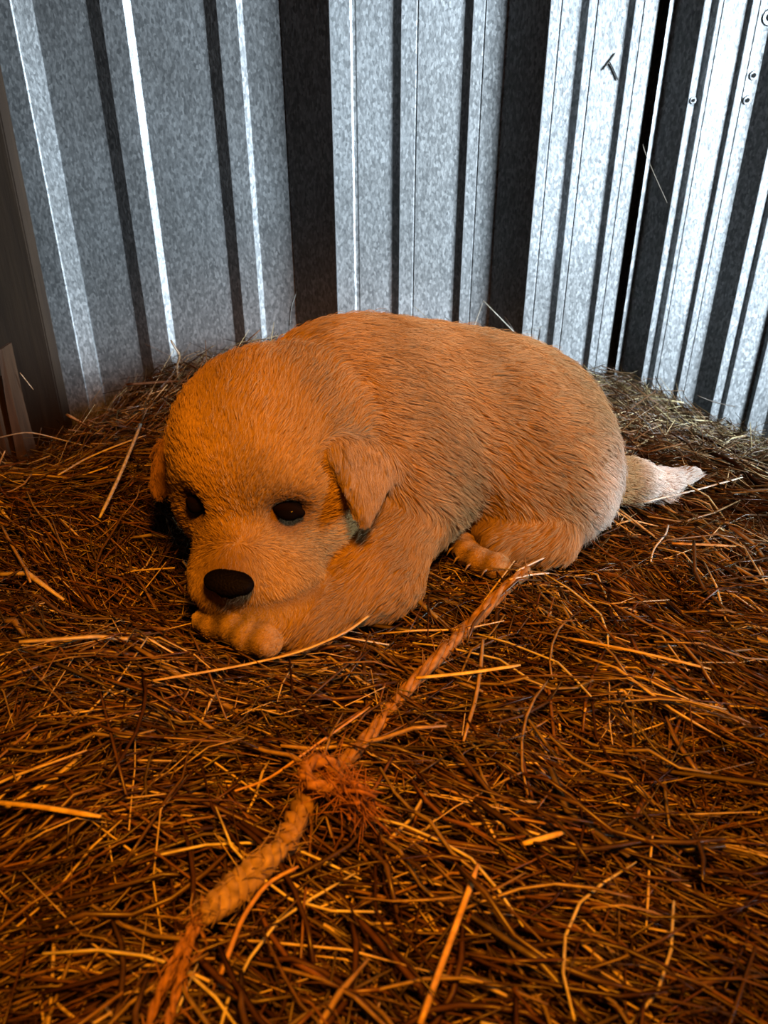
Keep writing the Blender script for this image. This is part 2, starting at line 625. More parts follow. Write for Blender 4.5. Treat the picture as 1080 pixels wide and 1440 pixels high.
def normals(V, F):
    n = np.cross(V[F[:, 2]] - V[F[:, 0]], V[F[:, 3]] - V[F[:, 1]])
    out = np.zeros_like(V)
    for i in range(4):
        np.add.at(out, F[:, i], n)
    return out / np.maximum(np.linalg.norm(out, axis=1, keepdims=True), 1e-12)


PN = normals(PV, PF)
_, gd = dog(PV, True)
PG = np.argmin(gd, 0)
GI = {g: i for i, g in enumerate(GROUPS)}

# ---- flow, length, colour of the coat at every vertex
nose_base = NOSE_T
flow = np.zeros_like(PV)
side = 1 - np.clip(PN[:, 2], 0, 1)
spine = np.array([.92, .12, 0.0])
fl_body = spine[None] + np.stack([0 * side, -.15 * side, -.55 * side], 1)
fl_head = PV - (hp(0, .070, -.006))
fl_head = fl_head / np.linalg.norm(fl_head, axis=1, keepdims=True)
near_ear = np.linalg.norm(PV - EAR_T, axis=1) < .06
fl_ear = np.where(near_ear[:, None], (EAR_T - (EAR_A + EAR_B) / 2)[None], (FEAR_T - (FEAR_A + FEAR_B) / 2)[None])
hind = (PV[:, 0] > .04)
fl_leg = np.where(hind[:, None], (HPAW - HEEL)[None], (PAW_N - ELBOW)[None]) / .1 + np.array([0, 0, -.25])
fl_tail = np.where((PV[:, 0] < TAIL2[0])[:, None], (TAIL2 - TAIL0)[None], (TAIL3 - TAIL2)[None])
for g, f in (('body', fl_body), ('leg', fl_leg), ('paw', fl_leg), ('head', fl_head), ('muzzle', fl_head), ('ear', fl_ear), ('tail', fl_tail)):
    s_ = PG == GI[g]
    flow[s_] = f[s_]
flow /= np.maximum(np.linalg.norm(flow, axis=1, keepdims=True), 1e-9)
for _ in range(10):
    flow = flow * .4 + .6 * adj_sum(flow, E, len(PV)) / deg
flow -= PN * (flow * PN).sum(1, keepdims=True)
flow /= np.maximum(np.linalg.norm(flow, axis=1, keepdims=True), 1e-9)

LEN = {'body': .0125, 'leg': .008, 'paw': .0028, 'head': .0105, 'muzzle': .0040, 'ear': .0055, 'tail': .0085}
plen = np.array([LEN[g] for g in GROUPS])[PG]
hl = (PV - HC) @ HR.T                                       # head-local s, f, u
face = sm((hl[:, 1] - .005) / .05) * np.isin(PG, [GI['head'], GI['muzzle']])
plen = plen * (1 - face) + np.minimum(plen, .0050) * face
cheek = np.exp(-(((np.abs(hl[:, 0]) - .040) / .018) ** 2 + ((hl[:, 1] - .014) / .022) ** 2 + ((hl[:, 2] + .03) / .02) ** 2))
plen = plen + .007 * cheek * (PG == GI['head'])
for _ in range(8):
    plen = plen * .4 + .6 * (adj_sum(plen[:, None], E, len(PV)) / deg)[:, 0]
edist = np.minimum(np.linalg.norm(PV - EYE_L, axis=1), np.linalg.norm(PV - EYE_R, axis=1))
plen = plen * np.clip((edist - .005) / .010, .12, 1)
ndist = np.linalg.norm(PV - NOSE_T, axis=1)
plen = plen * np.clip((ndist - .006) / .012, .15, 1)
toed = np.min([np.linalg.norm(PV - c, axis=1) for c, _, _ in TOES], axis=0)
plen = np.where(toed < .011, np.minimum(plen, .0017), plen)

TAN = np.array([.47, .315, .145]); CREAM = np.array([.82, .74, .66]); GOLD = np.array([.55, .375, .15]); DARK = np.array([.20, .11, .06])


def mixc(a, b, t):
    return a + (b - a) * t[:, None]


col = np.tile(TAN, (len(PV), 1))
col = mixc(col, np.tile(GOLD, (len(PV), 1)), face)
rump = sm((PV[:, 0] - .098) / .035) * sm((.080 - PV[:, 2]) / .05) * (PG != GI['tail'])
col = mixc(col, np.tile(CREAM, (len(PV), 1)), rump * .95)
tailt = sm((PV[:, 0] - (TAIL1[0] - .006)) / .018) * (PG == GI['tail'])
col = mixc(col, np.tile(CREAM * .92, (len(PV), 1)), tailt)
lip = np.exp(-(((np.abs(hl[:, 0]) - .022) / .012) ** 2 + ((hl[:, 1] - .07) / .03) ** 2 + ((hl[:, 2] + .028) / .016) ** 2))
col = mixc(col, np.tile(np.array([.68, .55, .36]), (len(PV), 1)), np.clip(lip, 0, 1) * .7)
smudge = np.exp(-((hl[:, 0] / .012) ** 2 + ((hl[:, 1] - .086) / .018) ** 2 + ((hl[:, 2] - .000) / .016) ** 2))
col = mixc(col, np.tile(DARK, (len(PV), 1)), np.clip(smudge, 0, 1) * .85)
mdist = np.min([np.linalg.norm(PV - (ma + (mb - ma) * q), axis=1) for ma, mb in MOUTH for q in np.linspace(0, 1, 9)], axis=0)
plen = plen * np.clip((mdist - .001) / .005, .25, 1)
col = mixc(col, np.tile(DARK * .6, (len(PV), 1)), np.exp(-(mdist / .0032) ** 2) * .8)
browline = np.exp(-((edist - .008) / .004) ** 2)
col = mixc(col, np.tile(DARK, (len(PV), 1)), browline * .75)
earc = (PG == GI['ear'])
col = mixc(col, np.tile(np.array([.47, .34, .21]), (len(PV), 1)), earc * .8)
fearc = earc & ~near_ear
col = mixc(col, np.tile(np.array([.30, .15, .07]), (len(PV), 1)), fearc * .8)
pawc = np.exp(-((np.linalg.norm(PV - PAW_N, axis=1) - .0) / .012) ** 2)
col = mixc(col, np.tile(CREAM, (len(PV), 1)), pawc * .35)
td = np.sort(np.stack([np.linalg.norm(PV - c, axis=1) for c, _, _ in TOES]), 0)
col = col * (1 - .75 * np.exp(-((td[1] - td[0]) / .0022) ** 2) * (td[0] < .011))[:, None]  # crease shade between the toes, painted into the fur colour
for _ in range(2):
    col = col * .5 + .5 * adj_sum(col, E, len(PV)) / deg

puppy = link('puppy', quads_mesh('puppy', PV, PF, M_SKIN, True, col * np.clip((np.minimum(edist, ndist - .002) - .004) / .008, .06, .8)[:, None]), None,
             label='golden tan puppy with a white rump and tail tip lying curled on the hay', category='puppy')

# ---- fur strands
tri = np.concatenate([PF[:, [0, 1, 2]], PF[:, [0, 2, 3]]])
ta = PV[tri[:, 0]]; area = np.linalg.norm(np.cross(PV[tri[:, 1]] - ta, PV[tri[:, 2]] - ta), axis=1)
tn = PN[tri[:, 0]]
keepw = np.where((ta[:, 2] < .0) | (tn[:, 2] < -.75), .25, 1.0)
keepw *= np.where(((tn @ np.array([0, -.85, .5])) < -.7), .55, 1.0)
tl = plen[tri[:, 0]]
keepw *= np.where(tl < .006, 1.9, 1.0)
NH = 230000
pick = rng.choice(len(tri), NH, p=area * keepw / (area * keepw).sum())
r1 = np.sqrt(rng.random(NH)); r2 = rng.random(NH)
bw = np.stack([1 - r1, r1 * (1 - r2), r1 * r2], 1)


def bary(A):
    return sum(A[tri[pick, i]] * (bw[:, i:i + 1] if A.ndim > 1 else bw[:, i]) for i in range(3))


root = bary(PV); hn = bary(PN); hf = bary(flow); hlen = bary(plen); hcol = bary(col)
hgrp = PG[tri[pick, 0]]
ok = (np.linalg.norm(root - EYE_L, axis=1) > .0058) & (np.linalg.norm(root - EYE_R, axis=1) > .0050) & (np.linalg.norm(root - NOSE_T, axis=1) > .009)
root, hn, hf, hlen, hcol, hgrp = (a[ok] for a in (root, hn, hf, hlen, hcol, hgrp))
NH = len(root)
hn /= np.linalg.norm(hn, axis=1, keepdims=True); hf /= np.maximum(np.linalg.norm(hf, axis=1, keepdims=True), 1e-6)
hb = np.cross(hn, hf)
wob = .14 * np.sin(root[:, 0] * 190 + root[:, 2] * 150 + 2 * np.sin(root[:, 1] * 130)) + .12 * np.sin(root[:, 1] * 260 - root[:, 2] * 210 + root[:, 0] * 90)
hf = hf + hb * (wob + .16 * rng.standard_normal(NH))[:, None]
hf /= np.linalg.norm(hf, axis=1, keepdims=True)
lean = np.radians(58 + 10 * rng.standard_normal(NH))
L_ = hlen * (.72 + .5 * rng.random(NH))
K = 5
ts = np.linspace(0, 1, K)
pts = np.zeros((NH, K, 3))
for i, t in enumerate(ts):
    a = lean + t * .45
    pts[:, i] = root + (hn * np.cos(a)[:, None] + hf * np.sin(a)[:, None]) * (L_ * t)[:, None] - np.array([0, 0, 1.0]) * (L_ * .18 * t * t)[:, None]
ng = NH // 14
gi = rng.choice(NH, ng, replace=False)
kd = kdtree.KDTree(ng)
for j, i in enumerate(gi):
    kd.insert(root[i], j)
kd.balance()
near = np.fromiter((kd.find(p)[1] for p in root), int, NH)
gidx = gi[near]
shift = pts[gidx] - root[gidx][:, None] + root[:, None]
cl = np.where(np.isin(hgrp, [GI['head'], GI['muzzle']]), .32, .58)[:, None, None] * (ts ** 1.6)[None, :, None]
mid = (pts[gidx] * .62 + shift * .38)
big_d = np.linalg.norm(root - root[gidx], axis=1) > .006
cl = np.where(big_d[:, None, None], 0, cl)
pts = pts * (1 - cl) + mid * cl
hcol = hcol * (.82 + .36 * rng.random((NH, 1)))
hcol = np.clip(hcol * (1 + .10 * np.sin(root[:, :1] * 140 + root[:, 2:] * 90)), 0, .95)


def fur(name, sel, label=None):
    n = int(sel.sum())
    if n == 0:
        return
    cu = bpy.data.hair_curves.new(name)
    cu.add_curves([K] * n)
    cu.attributes['position'].data.foreach_set('vector', pts[sel].astype(np.float32).ravel())
    ra = cu.attributes.new('radius', 'FLOAT', 'POINT') if 'radius' not in cu.attributes else cu.attributes['radius']
    rad = np.tile(np.array([.00016, .00015, .00013, .0001, .00004]), (n, 1))
    ra.data.foreach_set('value', rad.astype(np.float32).ravel())
    ca = cu.attributes.new('tint', 'FLOAT_COLOR', 'CURVE')
    c = np.ones((n, 4), np.float32); c[:, :3] = hcol[sel]
    ca.data.foreach_set('color', c.ravel())
    cu.materials.append(M_FUR)
    o = link(name, cu, puppy)
    if label:
        o['label'] = label
    return o


isn = np.linalg.norm(root - EAR_T, axis=1) < .07
fur('body_fur', hgrp == GI['body'])
fur('leg_fur', hgrp == GI['leg'])
fur('paw_fur', hgrp == GI['paw'])
fur('head_fur', hgrp == GI['head'])
fur('muzzle_fur', hgrp == GI['muzzle'])
fur('ear_fur', (hgrp == GI['ear']) & isn)
fur('ear_fur', (hgrp == GI['ear']) & ~isn, 'darker fur of the far ear')
fur('tail_fur', hgrp == GI['tail'], 'white fur of the tail')

# ---- eyes, nose, claws
def ellipsoid(name, c, r, Rm, mat, parent, seg=24):
    bm = bmesh.new()
    bmesh.ops.create_uvsphere(bm, u_segments=seg, v_segments=seg // 2, radius=1.0)
    me = bpy.data.meshes.new(name)
    V = np.array([v.co[:] for v in bm.verts]) * np.asarray(r)
    V = V @ np.asarray(Rm) + np.asarray(c)
    for v, co in zip(bm.verts, V):
        v.co = co
    bm.to_mesh(me); bm.free()
    me.polygons.foreach_set('use_smooth', np.ones(len(me.polygons), bool))
    me.materials.append(mat)
    return link(name, me, parent)


for c, sgn in EYES:
    es = np.array(EYE_SIZE[sgn][0])
    rim = ellipsoid('eye_rim', c - .0016 * hF, es * np.array([1.25, .55, 1.2]), HR, M_LID, puppy)
    ellipsoid('eyeball', c - .0022 * hF, es, HR, M_EYE, rim)


def nose_mesh():
    ax = np.linspace(-.016, .016, 34)
    X, Y, Z = np.meshgrid(ax, ax, ax, indexing='ij')
    bm = bmesh.new()
    bmesh.ops.create_icosphere(bm, subdivisions=4, radius=1.0)
    for v in bm.verts:
        s, f, u = v.co
        w = 1.0 + .28 * max(u, -1) * (1 if u > 0 else .9)       # wide above, narrow below
        q = np.array([s * .0118 * w, f * .0075, u * .0056])
        for sx in (-1, 1):                                       # nostrils
            dd = math.hypot(q[0] - sx * .0056, (q[2] + .0012) * 1.2)
            if f > 0:
                q[1] -= .0030 * math.exp(-(dd / .0022) ** 2)
        if f > 0:
            q[1] -= .0012 * math.exp(-(q[0] / .0010) ** 2) * (1 if u < .2 else 0)
        co = NOSE_T - hF * .0062 - hU * .0036 + q[0] * hS + q[1] * hF + q[2] * hU
        v.co = co
    me = bpy.data.meshes.new('nose'); bm.to_mesh(me); bm.free()
    me.polygons.foreach_set('use_smooth', np.ones(len(me.polygons), bool))
    me.materials.append(M_NOSE)
    return me


link('nose', nose_mesh(), puppy)


def tube(path, radii, seg=8, twist=0.0):
    path = np.asarray(path, float); n = len(path)
    radii = np.broadcast_to(np.asarray(radii, float), (n,))
    T = np.gradient(path, axis=0); T /= np.maximum(np.linalg.norm(T, axis=1, keepdims=True), 1e-9)
    up = np.array([0, 0, 1.0]) if abs(T[0, 2]) < .9 else np.array([1.0, 0, 0])
    a = np.cross(up, T[0]); a /= np.linalg.norm(a)
    V = []
    for i in range(n):
        a = a - T[i] * (a @ T[i]); a /= max(np.linalg.norm(a), 1e-9)
        b = np.cross(T[i], a)
        ph = np.linspace(0, 2 * np.pi, seg, endpoint=False) + twist * i
        V.append(path[i] + radii[i] * (np.cos(ph)[:, None] * a + np.sin(ph)[:, None] * b))
    V = np.concatenate(V)
    F = [(i * seg + j, i * seg + (j + 1) % seg, (i + 1) * seg + (j + 1) % seg, (i + 1) * seg + j) for i in range(n - 1) for j in range(seg)]
    F.append(tuple(range(seg))[::-1]); F.append(tuple((n - 1) * seg + j for j in range(seg)))
    return V, F


for c, f, r in TOES:
    if np.linalg.norm(c - HPAW) < .06:
        p0 = c + f * r * .8 + np.array([0, 0, .001]); 
        path = [p0, p0 + f * .0035 + np.array([0, 0, -.0008]), p0 + f * .006 + np.array([0, 0, -.004])]
        V, F = tube(path, [.0009, .0007, .0002], 7)
        link('claw', mesh_from('claw', V, F, M_CLAW), puppy)

# ---------------------------------------------------------------- hay bed
def straw_colors(n, bright=0.09):
    base = np.array([[.40, .23, .10], [.30, .15, .06], [.24, .11, .045], [.32, .23, .09], [.50, .34, .16], [.20, .09, .04]])
    w = np.array([.22, .24, .18, .14, .12, .10])
    c = base[rng.choice(len(base), n, p=w)] * (.18 + .75 * rng.random((n, 1)) ** 1.8)
    b = rng.random(n) < bright
    c[b] = np.array([.78, .62, .34]) * (.8 + .3 * rng.random((b.sum(), 1)))
    return c


def ribbon_block(C, W, flat, roll):
    """C: n x K x 3 centre lines, W: n widths -> square-section stalks (verts, quads)"""
    n, k, _ = C.shape
    T = np.gradient(C, axis=1); T /= np.maximum(np.linalg.norm(T, axis=2, keepdims=True), 1e-9)
    up = np.array([0, 0, 1.0])
    a = np.cross(T, up); a /= np.maximum(np.linalg.norm(a, axis=2, keepdims=True), 1e-6)
    b = np.cross(a, T)
    cr, sr = np.cos(roll)[:, None, None], np.sin(roll)[:, None, None]
    a2 = a * cr + b * sr; b2 = b * cr - a * sr
    tap = np.ones(k); tap[0] = .8; tap[-1] = .55
    w = (W[:, None] * tap[None])[:, :, None] * .5
    h = w * flat[:, None, None]
    V = np.stack([C + a2 * w, C + b2 * h, C - a2 * w, C - b2 * h], 2)      # n,k,4,3
    idx = np.arange(n * k * 4).reshape(n, k, 4)
    F = []
    for i in range(k - 1):
        for j in range(4):
            j2 = (j + 1) % 4
            F.append(np.stack([idx[:, i, j], idx[:, i, j2], idx[:, i + 1, j2], idx[:, i + 1, j]], 1))
    F.append(idx[:, 0, ::-1]); F.append(idx[:, -1, :])
    return V.reshape(-1, 3), np.concatenate(F)


def field_angle(x, y):
    a = -.62 + .5 * np.sin(x * 9 + 1.0) * np.sin(y * 8 + .5) + .35 * np.sin(x * 19 - y * 13)
    left = sm((-.02 - x) / .12)
    a = a * (1 - left) + left * (.15 + .7 * np.sin(y * 15 + x * 7) + .4 * np.sin(x * 23 + 2))
    br = sm((x - .08) / .1) * sm((.30 - y) / .12)
    a = a * (1 - br) + br * (-1.0 + .35 * np.sin(x * 30 + y * 22))
    back = sm((y - .5) / .12)
    a = a * (1 - back) + back * (-.15 + .55 * np.sin(x * 11 + y * 9))
    return a


def straws(n, layer_lo, layer_hi, xr, yr, lmul=1.0, wmul=1.0, k=4, wild=1.0):
    x = rng.uniform(*xr, n); y = rng.uniform(*yr, n)
    ang = field_angle(x, y)
    loose = rng.random(n) < min(.36 * wild, .75)
    ang = np.where(loose, rng.uniform(-np.pi, np.pi, n), ang + .28 * rng.standard_normal(n))
    L = (.022 + .060 * rng.random(n) ** 1.5 + .035 * (rng.random(n) < .12)) * lmul
    W = (.0006 + .0011 * rng.random(n) ** 2.0) * wmul
    blade = rng.random(n) < .10
    W = np.where(blade, W * 1.8 + .0004, W)
    flat = np.where(blade, .25, .55 + .35 * rng.random(n))
    curv = rng.standard_normal(n) * .8 * (rng.random(n) < .35)
    t = np.linspace(-.5, .5, k)
    th = ang[:, None] + curv[:, None] * t[None] * .8
    step = L[:, None] / (k - 1)
    dx = np.cumsum(np.cos(th) * step, 1); dy = np.cumsum(np.sin(th) * step, 1)
    px = x[:, None] + dx - dx.mean(1, keepdims=True); py = y[:, None] + dy - dy.mean(1, keepdims=True)
    tilt = rng.standard_normal(n) * .10 * wild + np.where(y < .5, .14, .35) * np.abs(rng.standard_normal(n)) * (rng.random(n) < .06)
    lay = rng.uniform(layer_lo, layer_hi, n)
    pz = H(px, py) + lay[:, None] + tilt[:, None] * (t[None] * L[:, None]) + .0015 * rng.standard_normal((n, k))
    C = np.stack([px, py, pz], 2)
    # keep clear of the puppy and of the walls
    d = dog(C.reshape(-1, 3)).reshape(n, k).min(1)
    inwall = (py > WY - .012).any(1) | (py > WY - .012 + LS * (np.minimum(px, CX) - CX)).any(1)
    keep = (d > .0005) & ~inwall
    C, W, flat = C[keep], W[keep], flat[keep]
    shade = straw_colors(len(C))
    return C, W, flat, shade


# bale core: a rounded block of packed hay
gx = np.linspace(-.72, .72, 97); gy = np.linspace(-.16, .86, 67)
GX, GY = np.meshgrid(gx, gy, indexing='ij')
lim = WY - .02 + LS * (np.minimum(GX, CX) - CX) - .004
GYc = np.minimum(GY, lim)
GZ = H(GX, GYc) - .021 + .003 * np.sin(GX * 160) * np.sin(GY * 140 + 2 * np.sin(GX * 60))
nxg, nyg = GX.shape
V = np.stack([GX, GYc, GZ], -1).reshape(-1, 3)
gid = np.arange(nxg * nyg).reshape(nxg, nyg)
F = np.stack([gid[:-1, :-1], gid[1:, :-1], gid[1:, 1:], gid[:-1, 1:]], -1).reshape(-1, 4)
bord = np.concatenate([gid[:, 0], gid[-1, 1:], gid[::-1, -1][1:], gid[0, ::-1][1:-1]])
low = V[bord].copy(); low[:, 2] = Z0
nb = len(bord); base = len(V)
V = np.concatenate([V, low])
SK = np.array([(bord[i], base + i, base + (i + 1) % nb, bord[(i + 1) % nb]) for i in range(nb)])
F = np.concatenate([F, SK])
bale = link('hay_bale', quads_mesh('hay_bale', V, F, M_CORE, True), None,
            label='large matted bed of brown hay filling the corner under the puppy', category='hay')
bm = bmesh.new(); bm.from_mesh(bale.data); bmesh.ops.recalc_face_normals(bm, faces=bm.faces); bm.to_mesh(bale.data); bm.free()

blocks = [straws(40000, -.022, .001, (-.54, .54), (.02, .86)),
          straws(14000, -.020, .002, (-.22, .26), (.06, .42), 1.0, .9),
          straws(7500, -.004, .005, (-.52, .54), (.02, .86), 1.15, 1.0),
          straws(4500, -.004, .012, (.05, .46), (.52, .86), .9, .8, 4, 3.0), straws(2200, -.004, .020, (-.36, -.12), (.60, .86), .95, .9, 4, 3.5)]
vs, fs, cs, off = [], [], [], 0
for C, W, flat, sh in blocks:
    v, f = ribbon_block(C, W, flat, rng.uniform(0, np.pi, len(C)))
    vs.append(v); fs.append(f + off); cs.append(np.repeat(sh, 16, 0)); off += len(v)
link('loose_hay', quads_mesh('loose_hay', np.concatenate(vs), np.concatenate(fs), M_STRAW, False, np.concatenate(cs)), bale, kind='stuff')

# 280 larger stalks that can be told apart, each a part of its own, sharing a few meshes
variants = []
for i in range(16):
    L = .045 + .045 * rng.random(); c = rng.standard_normal() * .5
    t = np.linspace(-.5, .5, 6)
    Cc = np.stack([t * L, c * L * (t * t - .08), .002 * rng.standard_normal(6) + .05 * L * (t * t)], 1)[None]
    v, f = ribbon_block(Cc, np.array([.0010 + .0011 * rng.random()]), np.array([.35 + .5 * rng.random()]), np.array([rng.uniform(-.5, .5)]))
    cc = straw_colors(1, .12)
    cc = np.clip(cc * 1.1, 0, .8)
    variants.append((quads_mesh('straw', v, f, M_STRAW, False, np.repeat(cc, len(v), 0)), L))
n_placed = 0
while n_placed < 280:
    y = .10 + .66 * rng.random() ** 1.5
    x = rng.uniform(-.56, .56) * (y + .02) * .98
    me, L = variants[rng.integers(len(variants))]
    a = float(field_angle(x, y)) + .35 * rng.standard_normal() if rng.random() < .6 else rng.uniform(-np.pi, np.pi)
    e = np.array([[x + s * L * .5 * math.cos(a), y + s * L * .5 * math.sin(a), 0] for s in (-1, 0, 1)])
    e[:, 2] = H(e[:, 0], e[:, 1]) + .003
    if dog(e).min() < .006 or (e[:, 1] > WY - .03 + LS * (np.minimum(e[:, 0], CX) - CX) - .02).any():
        continue
    o = link('straw', me, bale)
    dv = e[2] - e[0]
    o.location = (x, y, float(e[:, 2].mean()) + .001 + .003 * rng.random())
    o.rotation_euler = (0, -math.atan2(dv[2], math.hypot(dv[0], dv[1])) + .06 * rng.standard_normal(), a)
    n_placed += 1

# ---------------------------------------------------------------- single stalks one can point to
def resample(P, n):
    P = np.asarray(P, float)
    if len(P) == 2:
        t = np.linspace(0, 1, n)[:, None]
        return P[0] * (1 - t) + P[1] * t
    d = np.r_[0, np.cumsum(np.linalg.norm(np.diff(P, axis=0), axis=1))]
    s = np.linspace(0, d[-1], n)
    Q = np.stack([np.interp(s, d, P[:, i]) for i in range(3)], 1)
    for _ in range(2):
        Q[1:-1] = .25 * Q[:-2] + .5 * Q[1:-1] + .25 * Q[2:]
    return Q


YEL, PALE, ORN, BRN, OLV = (.80, .58, .20), (.80, .72, .58), (.62, .34, .12), (.20, .10, .05), (.45, .33, .14)


def stalk(label, P, w, color, flat=.5, name='straw', cat='straw', sharp=False, roll=.2):
    Q = np.asarray(P, float) if sharp else resample(P, max(6, 5 * (len(P) - 1)))
    v, f = ribbon_block(Q[None], np.array([w]), np.array([flat]), np.array([roll]))
    return link(name, quads_mesh(name, v, f, M_STRAW, False, np.tile(np.array(color), (len(v), 1))), None, label=label, category=cat)


def gl(*pix, lift=.005):
    return [ground(px, py, lift) for px, py in pix]


stalk('short bright yellow straw lying across the middle of the twine', gl((585, 953), (660, 946), (732, 935), lift=.008), .0031, (.95, .72, .22), .4)
stalk('long thin yellow straw pointing right of the twine, below the hind paw', gl((800, 897), (900, 917), (1000, 941), lift=.007), .0024, YEL)
stalk('long pale straw standing out of the hay at the bottom centre', gl((590, 1440), (630, 1330), (672, 1215), lift=.012), .0024, (.85, .55, .2))
stalk('long golden straw curving around in front of the fore paw', gl((215, 957), (330, 938), (420, 918), (490, 888), (540, 848), (580, 806), lift=.006), .0022, (.75, .55, .22))
stalk('broad glowing yellow straw at the left edge of the hay', gl((-10, 1127), (60, 1134), (142, 1148), lift=.008), .0030, (.95, .68, .16), .35)
stalk('short white straw touching the heel of the hind paw', gl((726, 803), (778, 778), lift=.007), .0018, (.88, .84, .76))
stalk('white straw lying flat over the twine below the hind paw', gl((716, 815), (745, 808), (772, 806), lift=.007), .0022, (.82, .76, .66))
stalk('long pale straw lying beside the white tail', gl((905, 706), (975, 690), (1044, 671), lift=.006), .0030, PALE, .4)
stalk('short flat yellow straw low on the right, below the long thin yellow one', gl((735, 1186), (795, 1169), lift=.008), .0030, (.9, .66, .2), .35)
stalk('thick orange stalk sticking out at the foot of the left wall', [at_depth(94, 583, .70), at_depth(118, 597, .69), at_depth(145, 614, .675)], .0044, (.66, .36, .14), .8)
stalk('long pale straw slanting down the hay behind the far ear', gl((198, 596), (170, 665), (140, 728), lift=.018), .0028, PALE, .4)
stalk('whitish curved straw lying across the hay below the orange stalk', gl((82, 668), (120, 645), (160, 628), (205, 612), lift=.018), .0034, (.72, .62, .48), .4)
P1 = at_depth(664, 466, .80); P2 = at_depth(680, 423, .80); P3 = at_depth(722, 466, .79)
stalk('sharply bent straw standing behind the middle of the back', [P1 - np.array([0, 0, .03]), P1, P2, P3], .0026, (.55, .5, .42), .6, sharp=True)
stalk('dark twig lying level against the foot of the left wall', [at_depth(178, 541, .735), at_depth(235, 537, .735), at_depth(290, 534, .735)], .0034, BRN, .9, 'twig', 'twig')
weed = [at_depth(250, 532, .74), at_depth(249, 512, .74), at_depth(254, 500, .74), at_depth(246, 488, .74), at_depth(240, 478, .74)]
stalk('crooked dry weed stem rising in front of the left wall', weed, .0042, (.26, .17, .09), .5, 'weed_stem', 'weed')
stalk('pale kinked straw poking out beside the dark post', [at_depth(-8, 617, .615), at_depth(40, 606, .615), at_depth(100, 622, .612), at_depth(150, 634, .61)], .0022, (.75, .66, .5), .5)
stalk('short bright straw end at the far left edge near the split stake', [at_depth(-6, 664, .60), at_depth(7, 634, .60)], .0032, (.9, .7, .4))
stalk('long orange straw lying to the right, past the twine and below the tail', gl((945, 764), (1034, 768), lift=.007), .0030, (.75, .45, .16))
stalk('curly pale tendril on the hay below the tail', gl((915, 790), (918, 772), (936, 752), (940, 738), lift=.008), .0012, (.75, .68, .55), .9)
stalk('long thin arched stalk running up to the left of the knot', gl((330, 1112), (375, 1098), (440, 1050), (520, 994), lift=.010), .0016, (.70, .42, .15))
stalk('bent straw at the lower right of the twine, curling up', gl((310, 1370), (340, 1290), (375, 1240), (420, 1218), lift=.010), .0020, (.62, .36, .14))
stalk('thin dark stalk reaching up beside the corner rib', [at_depth(407, 458, .80), at_depth(409, 432, .81), at_depth(417, 410, .82)], .0018, (.06, .05, .04))
stalk('long dark straw lying against the foot of the right wall', [at_depth(805, 527, .80), at_depth(830, 520, .82), at_depth(852, 512, .835)], .0024, (.10, .08, .06))
stalk('dark straw sticking out to the right over the back edge of the hay', [at_depth(980, 556, .80), at_depth(1005, 566, .80), at_depth(1034, 572, .80)], .0022, (.16, .12, .09))
stalk('upper bit of straw stuck flat on the right wall', [wall_right_at(848, 98, .0012), wall_right_at(857, 86, .0012), wall_right_at(866, 74, .0012)], .0022, (.20, .19, .17))
stalk('lower bit of straw stuck flat on the right wall', [wall_right_at(857, 87, .0014), wall_right_at(863, 98, .0014), wall_right_at(869, 113, .0014)], .0026, (.08, .075, .07))
stalk('thin pale straw caught across the dark rib by the sheet seam', [wall_right_at(904, 203, .006), wall_right_at(906, 212, .012), wall_right_at(920, 245, .03), wall_right_at(938, 285, .04)], .0009, (.5, .42, .34))
stalk('thin straw leaning in front of the dark board', [at_depth(28, 524, .66), at_depth(47, 548, .66)], .0016, (.6, .4, .22))

# ---------------------------------------------------------------- twine with a knot
def plies(path, R_, r, n_ply, turns, seg=6):
    path = np.asarray(path); n = len(path)
    T = np.gradient(path, axis=0); T /= np.linalg.norm(T, axis=1, keepdims=True)
    a = np.cross(T, [0, 0, 1.0]); a /= np.linalg.norm(a, axis=1, keepdims=True); b = np.cross(a, T)
    Vs, Fs, o = [], [], 0
    R_ = np.broadcast_to(R_, (n,)); r = np.broadcast_to(r, (n,))
    for q in range(n_ply):
        ph = np.linspace(0, turns * 2 * np.pi, n) + q * 2 * np.pi / n_ply
        p = path + R_[:, None] * (np.cos(ph)[:, None] * a + np.sin(ph)[:, None] * b)
        v, f = tube(p, r, seg)
        Vs.append(v); Fs += [tuple(i + o for i in ff) for ff in f]; o += len(v)
    return np.concatenate(Vs), Fs


def twine_obj(name, path, R_, r, n_ply, turns, color, parent, fuzz=120, fl=.007):
    v, f = plies(path, R_, r, n_ply, turns)
    # loose fibres along the strand
    path = np.asarray(path)
    T = np.gradient(path, axis=0); T /= np.linalg.norm(T, axis=1, keepdims=True)
    i = rng.integers(0, len(path), fuzz)
    d = T[i] * rng.choice([-1, 1], fuzz)[:, None] + .55 * rng.standard_normal((fuzz, 3))
    d /= np.linalg.norm(d, axis=1, keepdims=True)
    rr = float(np.mean(R_)) + float(np.mean(r))
    s = path[i] + rr * .8 * rng.standard_normal((fuzz, 3)) * .6
    Lh = fl * (.5 + rng.random(fuzz))
    C = np.stack([s, s + d * Lh[:, None] * .5 + [0, 0, .0006], s + d * Lh[:, None]], 1)
    v2, f2 = ribbon_block(C, np.full(fuzz, .00045), np.full(fuzz, .8), np.zeros(fuzz))
    f = f + [tuple(int(q) + len(v) for q in ff) for ff in f2]
    V = np.concatenate([v, v2])
    me = mesh_from(name, V, f, M_TWINE, True)
    a = me.attributes.new('tint', 'FLOAT_COLOR', 'POINT')
    c = np.ones((len(V), 4), np.float32)
    c[:, :3] = np.array(color) * (.40 + .5 * rng.random((len(V), 1)))
    a.data.foreach_set('color', c.ravel())
    return link(name, me, parent)


